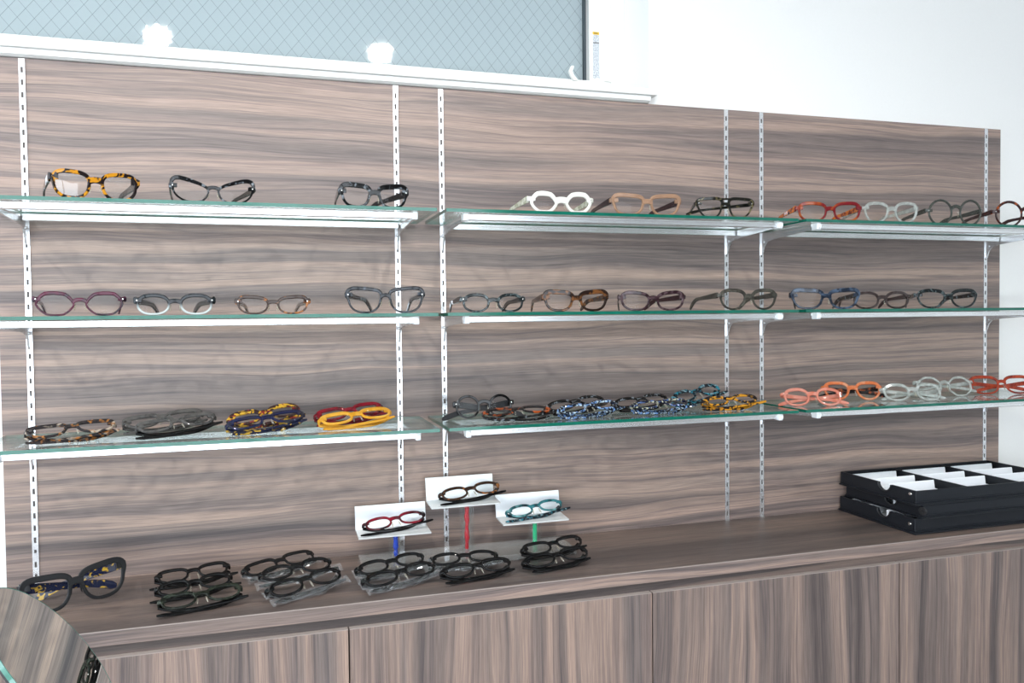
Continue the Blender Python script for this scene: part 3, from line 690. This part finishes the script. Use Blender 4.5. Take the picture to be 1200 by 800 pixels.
EG('folded eyeglasses in pale blue and black mottle at the centre of the heap', g6, .915, -.138, S3, 7, .122, 'blue_mottle', 'blue_mottle', 'boston', .031, .0032, .4, 'fold', tilt=T_+4, roll=4, pivot=True)
EG('folded black eyeglasses behind the navy mottled pair', g6, 1.046, -.080, S3, 11, .130, 'black_streak', 'black', 'oval', .030, .0034, .5, 'fold', tilt=T_, roll=4, pivot=True)
EG('folded eyeglasses in navy mottle with cream specks', g6, 1.058, -.138, S3, 3, .120, 'navy_mottle', 'blue_mottle', 'boston', .031, .0032, .4, 'fold', tilt=T_+6, roll=2, pivot=True)
EG('folded glossy teal and black eyeglasses, tilted up highest of the heap', g6, 1.170, -.072, S3, 10, .120, 'teal_mottle', 'teal_mottle', 'oval', .030, .0038, .5, 'fold', tilt=T_-8, roll=9, pivot=True, raise_=.003)
EG('folded yellow and black tortoise eyeglasses at the right end of the heap', g6, 1.206, -.136, S3, -2, .118, 'tort_yellow', 'tort_yellow', 'boston', .030, .0038, .5, 'fold', tilt=T_+2, roll=3, pivot=True)
g7 = 'eyeglasses on the bottom right shelf'
EG('peach pink translucent eyeglasses at the left of the bottom right shelf', g7, 1.387, -.150, S3, -15, .124, 'peach', 'peach', 'oval', .036, .0034, .4, 'part', splay=('f', 'f'), tilt=28, th=.009, drop=.022)
EG('coral orange eyeglasses with dark folded temples', g7, 1.520, -.100, S3, -20, .124, 'coral', 'black_red', 'boston', .038, .0036, .4, 'part', splay=('f', 'f'), tilt=20, th=.010, drop=.020, raise_=.001)
EG('clear crystal rounded eyeglasses in front of the octagonal clear pair', g7, 1.628, -.150, S3, -15, .130, 'crystal', 'crystal', 'oval', .037, .0036, .4, 'part', splay=('f', 'f'), tilt=28, th=.009, drop=.022)
EG('clear crystal eyeglasses with octagonal lenses', g7, 1.758, -.100, S3, -18, .128, 'crystal', 'crystal', 'oct', .043, .0030, .2, 'part', splay=('f', 'f'), tilt=20, th=.009, drop=.022)
EG('brick red eyeglasses cut by the right edge on the bottom shelf', g7, 1.905, -.110, S3, -15, .146, 'brick', 'brick', 'soft', .040, .0028, .9, 'part', splay=('f', 'f'), tilt=24, th=.010, drop=.022)

g8 = 'black folded eyeglasses on the counter'
TC = 66
EG('large matte black eyeglasses with blue-yellow tortoise temples beside the round mirror', g8, .092, -.150, C0, 27, .150, 'matte_black', 'navy_yellow', 'wayfarer', .052, .0044, .6, 'part', splay=('f', 54), tilt=10, roll=3, th=.016, pads='same', ze_f=.80, drop=.03)
EG('folded glossy black eyeglasses, rearmost of the three-pair stack by the mirror', g8, .246, -.088, C0, 11, .117, 'black', 'black', 'narrow', .031, .0030, .6, 'fold', tilt=TC, roll=1.5, pivot=True, raise_=.004)
EG('folded glossy black eyeglasses, middle of the three-pair stack by the mirror', g8, .252, -.142, C0, 14, .117, 'black', 'black', 'oval', .031, .0032, .5, 'fold', tilt=TC, roll=1.5, pivot=True, raise_=.002)
EG('folded dark green-black eyeglasses, front of the three-pair stack by the mirror', g8, .266, -.200, C0, 13, .122, 'dark_green', 'black', 'narrow', .031, .0030, .6, 'fold', tilt=TC, roll=1.5, pivot=True)
EG('folded black rectangular eyeglasses in plastic sleeves, nearest the wood panel', g8, .380, -.072, C0, 26, .132, 'black', 'black', 'rect', .030, .0032, .5, 'fold', tilt=TC, roll=2, pivot=True, sleeve=True)
EG('folded black eyeglasses in plastic sleeves, upper of the overlapping pair left of the riser', g8, .405, -.142, C0, 17, .122, 'black', 'black', 'oval', .031, .0034, .4, 'fold', tilt=TC, roll=1.5, pivot=True, sleeve=True, raise_=.008)
EG('folded black round-lens eyeglasses in plastic sleeves, left of the riser at the front', g8, .416, -.190, C0, 26, .130, 'black', 'black', 'oval', .034, .0034, .3, 'fold', tilt=TC, roll=2, pivot=True, sleeve=True)
EG('folded black eyeglasses in plastic sleeves, rear of the pair before the blue rod', g8, .557, -.146, C0, 17, .127, 'black', 'black', 'oval', .030, .0034, .4, 'fold', tilt=TC, roll=1.5, pivot=True, sleeve=True, raise_=.002)
EG('folded black eyeglasses in plastic sleeves, front of the pair before the blue rod', g8, .564, -.196, C0, 18, .132, 'black', 'black', 'oval', .031, .0034, .4, 'fold', tilt=TC, roll=2, pivot=True, sleeve=True)
EG('folded black oval eyeglasses lying flat before the red rod', g8, .684, -.140, C0, -3, .122, 'black', 'black', 'oval', .030, .0034, .4, 'fold', tilt=70, roll=0, pivot=True, sleeve=True)
EG('folded black eyeglasses without sleeves, in front of the flat oval pair', g8, .690, -.200, C0, 9, .128, 'black', 'black', 'boston', .031, .0032, .5, 'fold', tilt=TC, roll=1, pivot=True)
EG('folded black eyeglasses, rear of the two at the right end of the riser', g8, .848, -.130, C0, 12, .128, 'black', 'black', 'narrow', .030, .0032, .6, 'fold', tilt=TC, roll=1.5, pivot=True, raise_=.004)
EG('folded black eyeglasses, front of the two at the right end of the riser', g8, .834, -.188, C0, 13, .134, 'black', 'black', 'boston', .031, .0032, .5, 'fold', tilt=TC, roll=1, pivot=True)

# ------------------------------------------------------------------ acrylic riser with three ledges
rz = empty('display_riser', (0.706, -0.085, 0)); base = (0.706, -0.085, 0)
tag(rz, 'clear acrylic riser with three ledges on tubes holding coloured rods', 'display stand')
at(MB().box(0.516, 0.896, -0.128, -0.040, 0.0, 0.0115, c=0.0012).build('base_block', M['acrylic'], rz), base)
rods = [('blue', (0.005, 0.045, 0.42)), ('red', (0.38, 0.004, 0.015)), ('green', (0.01, 0.42, 0.18))]
for i, (xl, zl, px_) in enumerate(((0.5125, 0.0500, 0.578), (0.6410, 0.0925, 0.707), (0.7730, 0.0515, 0.836))):
    tb = MB(); tb.cyl((px_, -0.070, 0.0117), (px_, -0.070, zl-0.0002), 0.0130, 24, cap=False); tb.cyl((px_, -0.070, 0.0117), (px_, -0.070, zl-0.0002), 0.0100, 24, cap=False)
    t_ = at(tb.build('tube', M['acrylic_clear'], rz, smooth=True), base)
    rb = MB(); rings = []
    rr = random.Random(i+3); K = 12
    for k in range(K+1):
        z = 0.0125+(zl-0.0135)*k/K; r_ = 0.0040+(rr.uniform(-0.0012, 0.0010) if i < 2 else 0.0002)
        ox = rr.uniform(-0.0006, 0.0006) if i < 2 else 0
        rings.append([(px_+ox+r_*cos(q), -0.070+r_*sin(q), z) for q in [2*pi*j/10 for j in range(10)]])
    rb.sweep(rings); ro = rb.build('coloured_rod', plastic('rod_'+rods[i][0], rods[i][1]), t_, smooth=True); ro['label'] = rods[i][0]+' rod inside the tube'
    lg = MB(); wd = 0.1270
    lg.prism([(-0.080, zl-0.0010), (-0.080, zl+0.0016), (-0.033, zl+0.0046), (-0.033, zl+0.0020)], 'x', xl, xl+wd)
    at(lg.build('ledge', M['frost'], rz), base)
    bp_ = MB(); bp_.prism([(-0.0330, zl+0.0020), (-0.0240, zl+0.0440), (-0.0215, zl+0.0440), (-0.0305, zl+0.0020)], 'x', xl, xl+wd)
    bo = at(bp_.build('back_plate', M['whitecard'], rz), base); bo['label'] = 'white upright back plate of the ledge'
for x_, y_ in ((0.532, -0.056), (0.880, -0.056)):
    at(MB().cyl((x_, y_, 0.0116), (x_, y_, 0.0126), 0.0040, 16).build('screw_cap', M['acrylic_clear'], rz), base)
g9 = 'folded eyeglasses on the ledges of the acrylic riser'
EG('ruby red and black folded eyeglasses on the left ledge of the riser', g9, .578, -.056, .0535, 9, .118, 'ruby_fade', 'black', 'oval', .028, .0028, .4, 'fold', tilt=60, roll=4, pivot=True, th=.009)
EG('black-brown tortoise folded eyeglasses on the highest middle ledge', g9, .716, -.056, .0960, 9, .122, 'tort_dark', 'black', 'oval', .030, .0030, .4, 'fold', tilt=60, roll=4, pivot=True, th=.009)
EG('aqua and black folded eyeglasses on the right ledge of the riser', g9, .840, -.056, .0550, 7, .118, 'aqua_fade', 'teal_mottle', 'oval', .028, .0028, .4, 'fold', tilt=60, roll=4, pivot=True, th=.009)

# ------------------------------------------------------------------ black sample trays
def notch_outline(y0, y1, z0, z1, yc, r):
    pts = [(y0, z0), (y1, z0), (y1, z1), (yc+r, z1)]
    for k in range(1, 10):
        a_ = pi*k/10; pts.append((yc+r*cos(a_), z1-r*0.85*sin(a_)))
    pts += [(yc-r, z1), (y0, z1)]
    return pts
def tray(label, x0, z0, z1, ya, yb, clasp, white_rows, studs, loz=None):
    root = empty('sample_tray', (x0+0.2, (ya+yb)/2, z0)); base = (x0+0.2, (ya+yb)/2, z0)
    tag(root, label, 'tray', 'stacked black eyeglass sample trays')
    x1 = x0+0.405; tw = 0.004
    P_ = lambda mb, nm, mt, **k: at(mb.build(nm, mt, root, **k), base)
    P_(MB().box(x0, x1, ya, yb, z0, z0+0.003), 'tray_floor', M['black_tray'])
    mb = MB(); mb.box(x0, x1, ya, ya+tw, z0+0.0031, z1, c=0.0008); P_(mb, 'front_side', M['black_tray'])
    mb = MB(); mb.box(x0, x1, yb-tw, yb, z0+0.0031, z1, c=0.0008); P_(mb, 'back_side', M['black_tray'])
    yc = ya+0.082
    mb = MB(); mb.prism(notch_outline(ya+tw+0.0001, yb-tw-0.0001, z0+0.0031, z1, yc, 0.017), 'x', x0, x0+tw)
    left = P_(mb, 'left_side', M['black_tray'])
    rg = MB(); rings = []
    for k in range(13):
        a_ = pi*k/12; ny, nz = cos(a_), -sin(a_)
        cy_, cz_ = yc+0.0175*ny, z1+0.0148*nz
        rings.append([(x0-0.0012+0.0014*cos(q), cy_+ny*0.0014*sin(q), cz_+nz*0.0014*sin(q)) for q in [2*pi*j/6 for j in range(6)]])
    rg.sweep(rings); rg.build('notch_rim', M['black_plastic'], left, smooth=True)
    mb = MB(); mb.box(x1-tw, x1, ya+tw+0.0001, yb-tw-0.0001, z0+0.0031, z1); P_(mb, 'right_side', M['black_tray'])
    for k in (1, 2):
        xd = x0+0.1335*k; mb = MB(); mb.box(xd-0.0015, xd+0.0015, ya+tw+0.0001, yb-tw-0.0001, z0+0.0031, z1-0.0015); P_(mb, 'divider', M['black_tray'])
    for cidx in range(3):
        xa_, xb_ = x0+tw+0.0015+0.1335*cidx, x0+tw+0.1155+0.1335*cidx
        for r_ in range(4):
            yc_ = yb-0.058-0.0525*r_+0.030
            if yc_-0.046 < ya+tw: continue
            mb = MB()
            prof = [(yc_, z0+0.004), (yc_, z1-0.0012), (yc_-0.0022, z1-0.0006), (yc_-0.0036, z1-0.0020), (yc_-0.0060, z0+0.008), (yc_-0.046, z0+0.0055), (yc_-0.046, z0+0.004)]
            mb.prism(prof, 'x', xa_, xb_)
            P_(mb, 'white_insert', M['whitecard'])
    if studs:
        for (yy, zz) in studs:
            mb = MB(); mb.cyl((x0-0.0016, yy, zz), (x0, yy, zz), 0.0030, 14, r1=0.0036); P_(mb, 'snap_stud', M['stud'], smooth=True)
    if clasp:
        mb = MB(); hexa = [(ya-0.002+0.0100*cos(2*pi*k/6), (z0+z1)/2+0.0015+0.0078*sin(2*pi*k/6)) for k in range(6)]
        mb.prism(hexa, 'x', x0-0.004, x0-0.0001); P_(mb, 'clasp', M['black_plastic'])
        mb = MB(); mb.cyl((x0-0.0062, ya-0.002, (z0+z1)/2+0.0015), (x0-0.0041, ya-0.002, (z0+z1)/2+0.0015), 0.0030, 12); P_(mb, 'clasp_button', M['black_plastic'])
    if loz:
        P_(MB().box(x0-0.004, x1+0.004, ya-0.005, yb+0.001, z0-loz, z0-0.0001, c=0.0008), 'base_flange', M['black_tray'])
    return root
tray('black compartment tray with white inserts, bottom of its stack', 1.562, 0.0042, 0.0310, -0.220, -0.006, False, 0, [(-0.207, 0.0185)], loz=0.004)
tray('black compartment tray set back between the two others', 1.575, 0.0345, 0.0565, -0.226, -0.010, True, 0, None, loz=0.0032)
tray('black compartment tray with rows of white inserts, topmost of its stack', 1.562, 0.0600, 0.0850, -0.222, -0.008, False, 3, [(-0.208, 0.0775)], loz=0.0032)

# ------------------------------------------------------------------ round mirror on a stand, in front of the counter
n = Vector((cos(R(1.7))*cos(0.65), sin(R(1.7)), cos(R(1.7))*sin(0.65))).normalized()
mc = Vector((0.127, -0.45, 0.042)); Rm = 0.106
rt = empty('round_mirror', (mc.x-0.06, mc.y, FLOOR)); base = (mc.x-0.06, mc.y, FLOOR)
tag(rt, 'tilted round glass mirror reflecting the wood panel, at lower left', 'mirror')
def disc(c, nn, r, th_, K=96):
    mb = MB(); c = Vector(c); mb.cyl(c-nn*th_, c, r, K); return mb
at(disc(mc, n, Rm-0.0012, 0.0008).build('mirror_glass', M['mirror'], rt), base)
def ring(c, nn, r0, r1, th_, K=96):
    mb = MB(); a_ = nn.orthogonal().normalized(); b_ = nn.cross(a_); rings = []
    for k in range(K):
        q = 2*pi*k/K; d = a_*cos(q)+b_*sin(q)
        rings.append([c+d*r0-nn*th_, c+d*r1-nn*th_, c+d*r1, c+d*r0])
    mb.sweep(rings, closed=True); return mb
M['mirror_edge'] = simple('pale_green_polished_edge', (0.08, 0.22, 0.18), 0.1, coat=0.5)
at(ring(mc, n, Rm-0.0011, Rm+0.0004, 0.0046).build('glass_rim', M['mirror_edge'], rt), base)
at(disc(mc-n*0.0047, n, Rm-0.004, 0.004).build('backing', M['black_plastic'], rt), base)
mb = MB(); p1 = mc-n*0.0088; p0 = Vector((mc.x-0.06, mc.y, -0.10))
mb.cyl(p1, p0, 0.006, 12); mb.cyl(p0, (p0.x, p0.y, FLOOR+0.0152), 0.009, 16)
at(mb.build('stand_pole', M['chrome'], rt, smooth=True), base)
at(MB().cyl((p0.x, p0.y, FLOOR), (p0.x, p0.y, FLOOR+0.015), 0.13, 40).build('stand_base', M['chrome'], rt), base)

# ------------------------------------------------------------------ ceiling track spotlights
LAMP_W = 36
def spotlight(x, y, aim, label, energy=LAMP_W, z=1.42):
    root = empty('spotlight', (x, y, CEIL)); tag(root, label, 'spotlight', 'track spotlights on the ceiling')
    c = Vector((x, y, z)); d = (Vector(aim)-c).normalized()
    L_ = lambda mb, nm, mt, **k: at(mb.build(nm, mt, root, **k), (x, y, CEIL))
    L_(MB().box(x-0.07, x+0.07, y-0.018, y+0.018, CEIL-0.026, CEIL-0.0005, c=0.002), 'track_adapter', M['lamp_body'])
    back = c-d*0.085
    L_(MB().cyl((x, y, CEIL-0.026), back+Vector((0, 0, 0.02)), 0.008, 12), 'stem', M['lamp_body'])
    L_(MB().cyl(back-d*0.03, c-d*0.002, 0.034, 28, r1=0.042), 'lamp_housing', M['lamp_body'], smooth=True)
    L_(MB().cyl(c-d*0.0015, c, 0.033, 28), 'lamp_lens', M['lamp_glow'])
    l = bpy.data.lights.new('spotlight_beam', 'SPOT'); l.energy = energy; l.spot_size = R(125); l.spot_blend = 0.9; l.shadow_soft_size = 0.032; l.color = (1.0, 0.975, 0.94)
    o = bpy.data.objects.new('spotlight_beam', l); col.objects.link(o); o.parent = root; o.location = (c+d*0.004)-Vector((x, y, CEIL))
    o.rotation_euler = d.to_track_quat('-Z', 'Y').to_euler()
spotlight(-0.72, -1.30, (-0.45, -0.45, 0), 'added grey ceiling spotlight farthest left, beyond the frame', z=1.40)  # extra unseen lamp, added for more light and overlapping soft shadows
spotlight(0.026, -1.305, (0.22, -0.55, 0.0), 'grey ceiling spotlight mirrored at left in the wired window glass', z=1.425)
spotlight(0.792, -1.277, (0.80, -0.50, 0.0), 'grey ceiling spotlight mirrored at centre in the wired window glass', z=1.425)
spotlight(1.85, -1.26, (1.50, -0.45, 0.0), 'added unseen ceiling spotlight to the right, above the slate-blue glasses bay', 9, z=1.40)  # extra unseen lamp, added for its light, placed where the pane won't mirror it
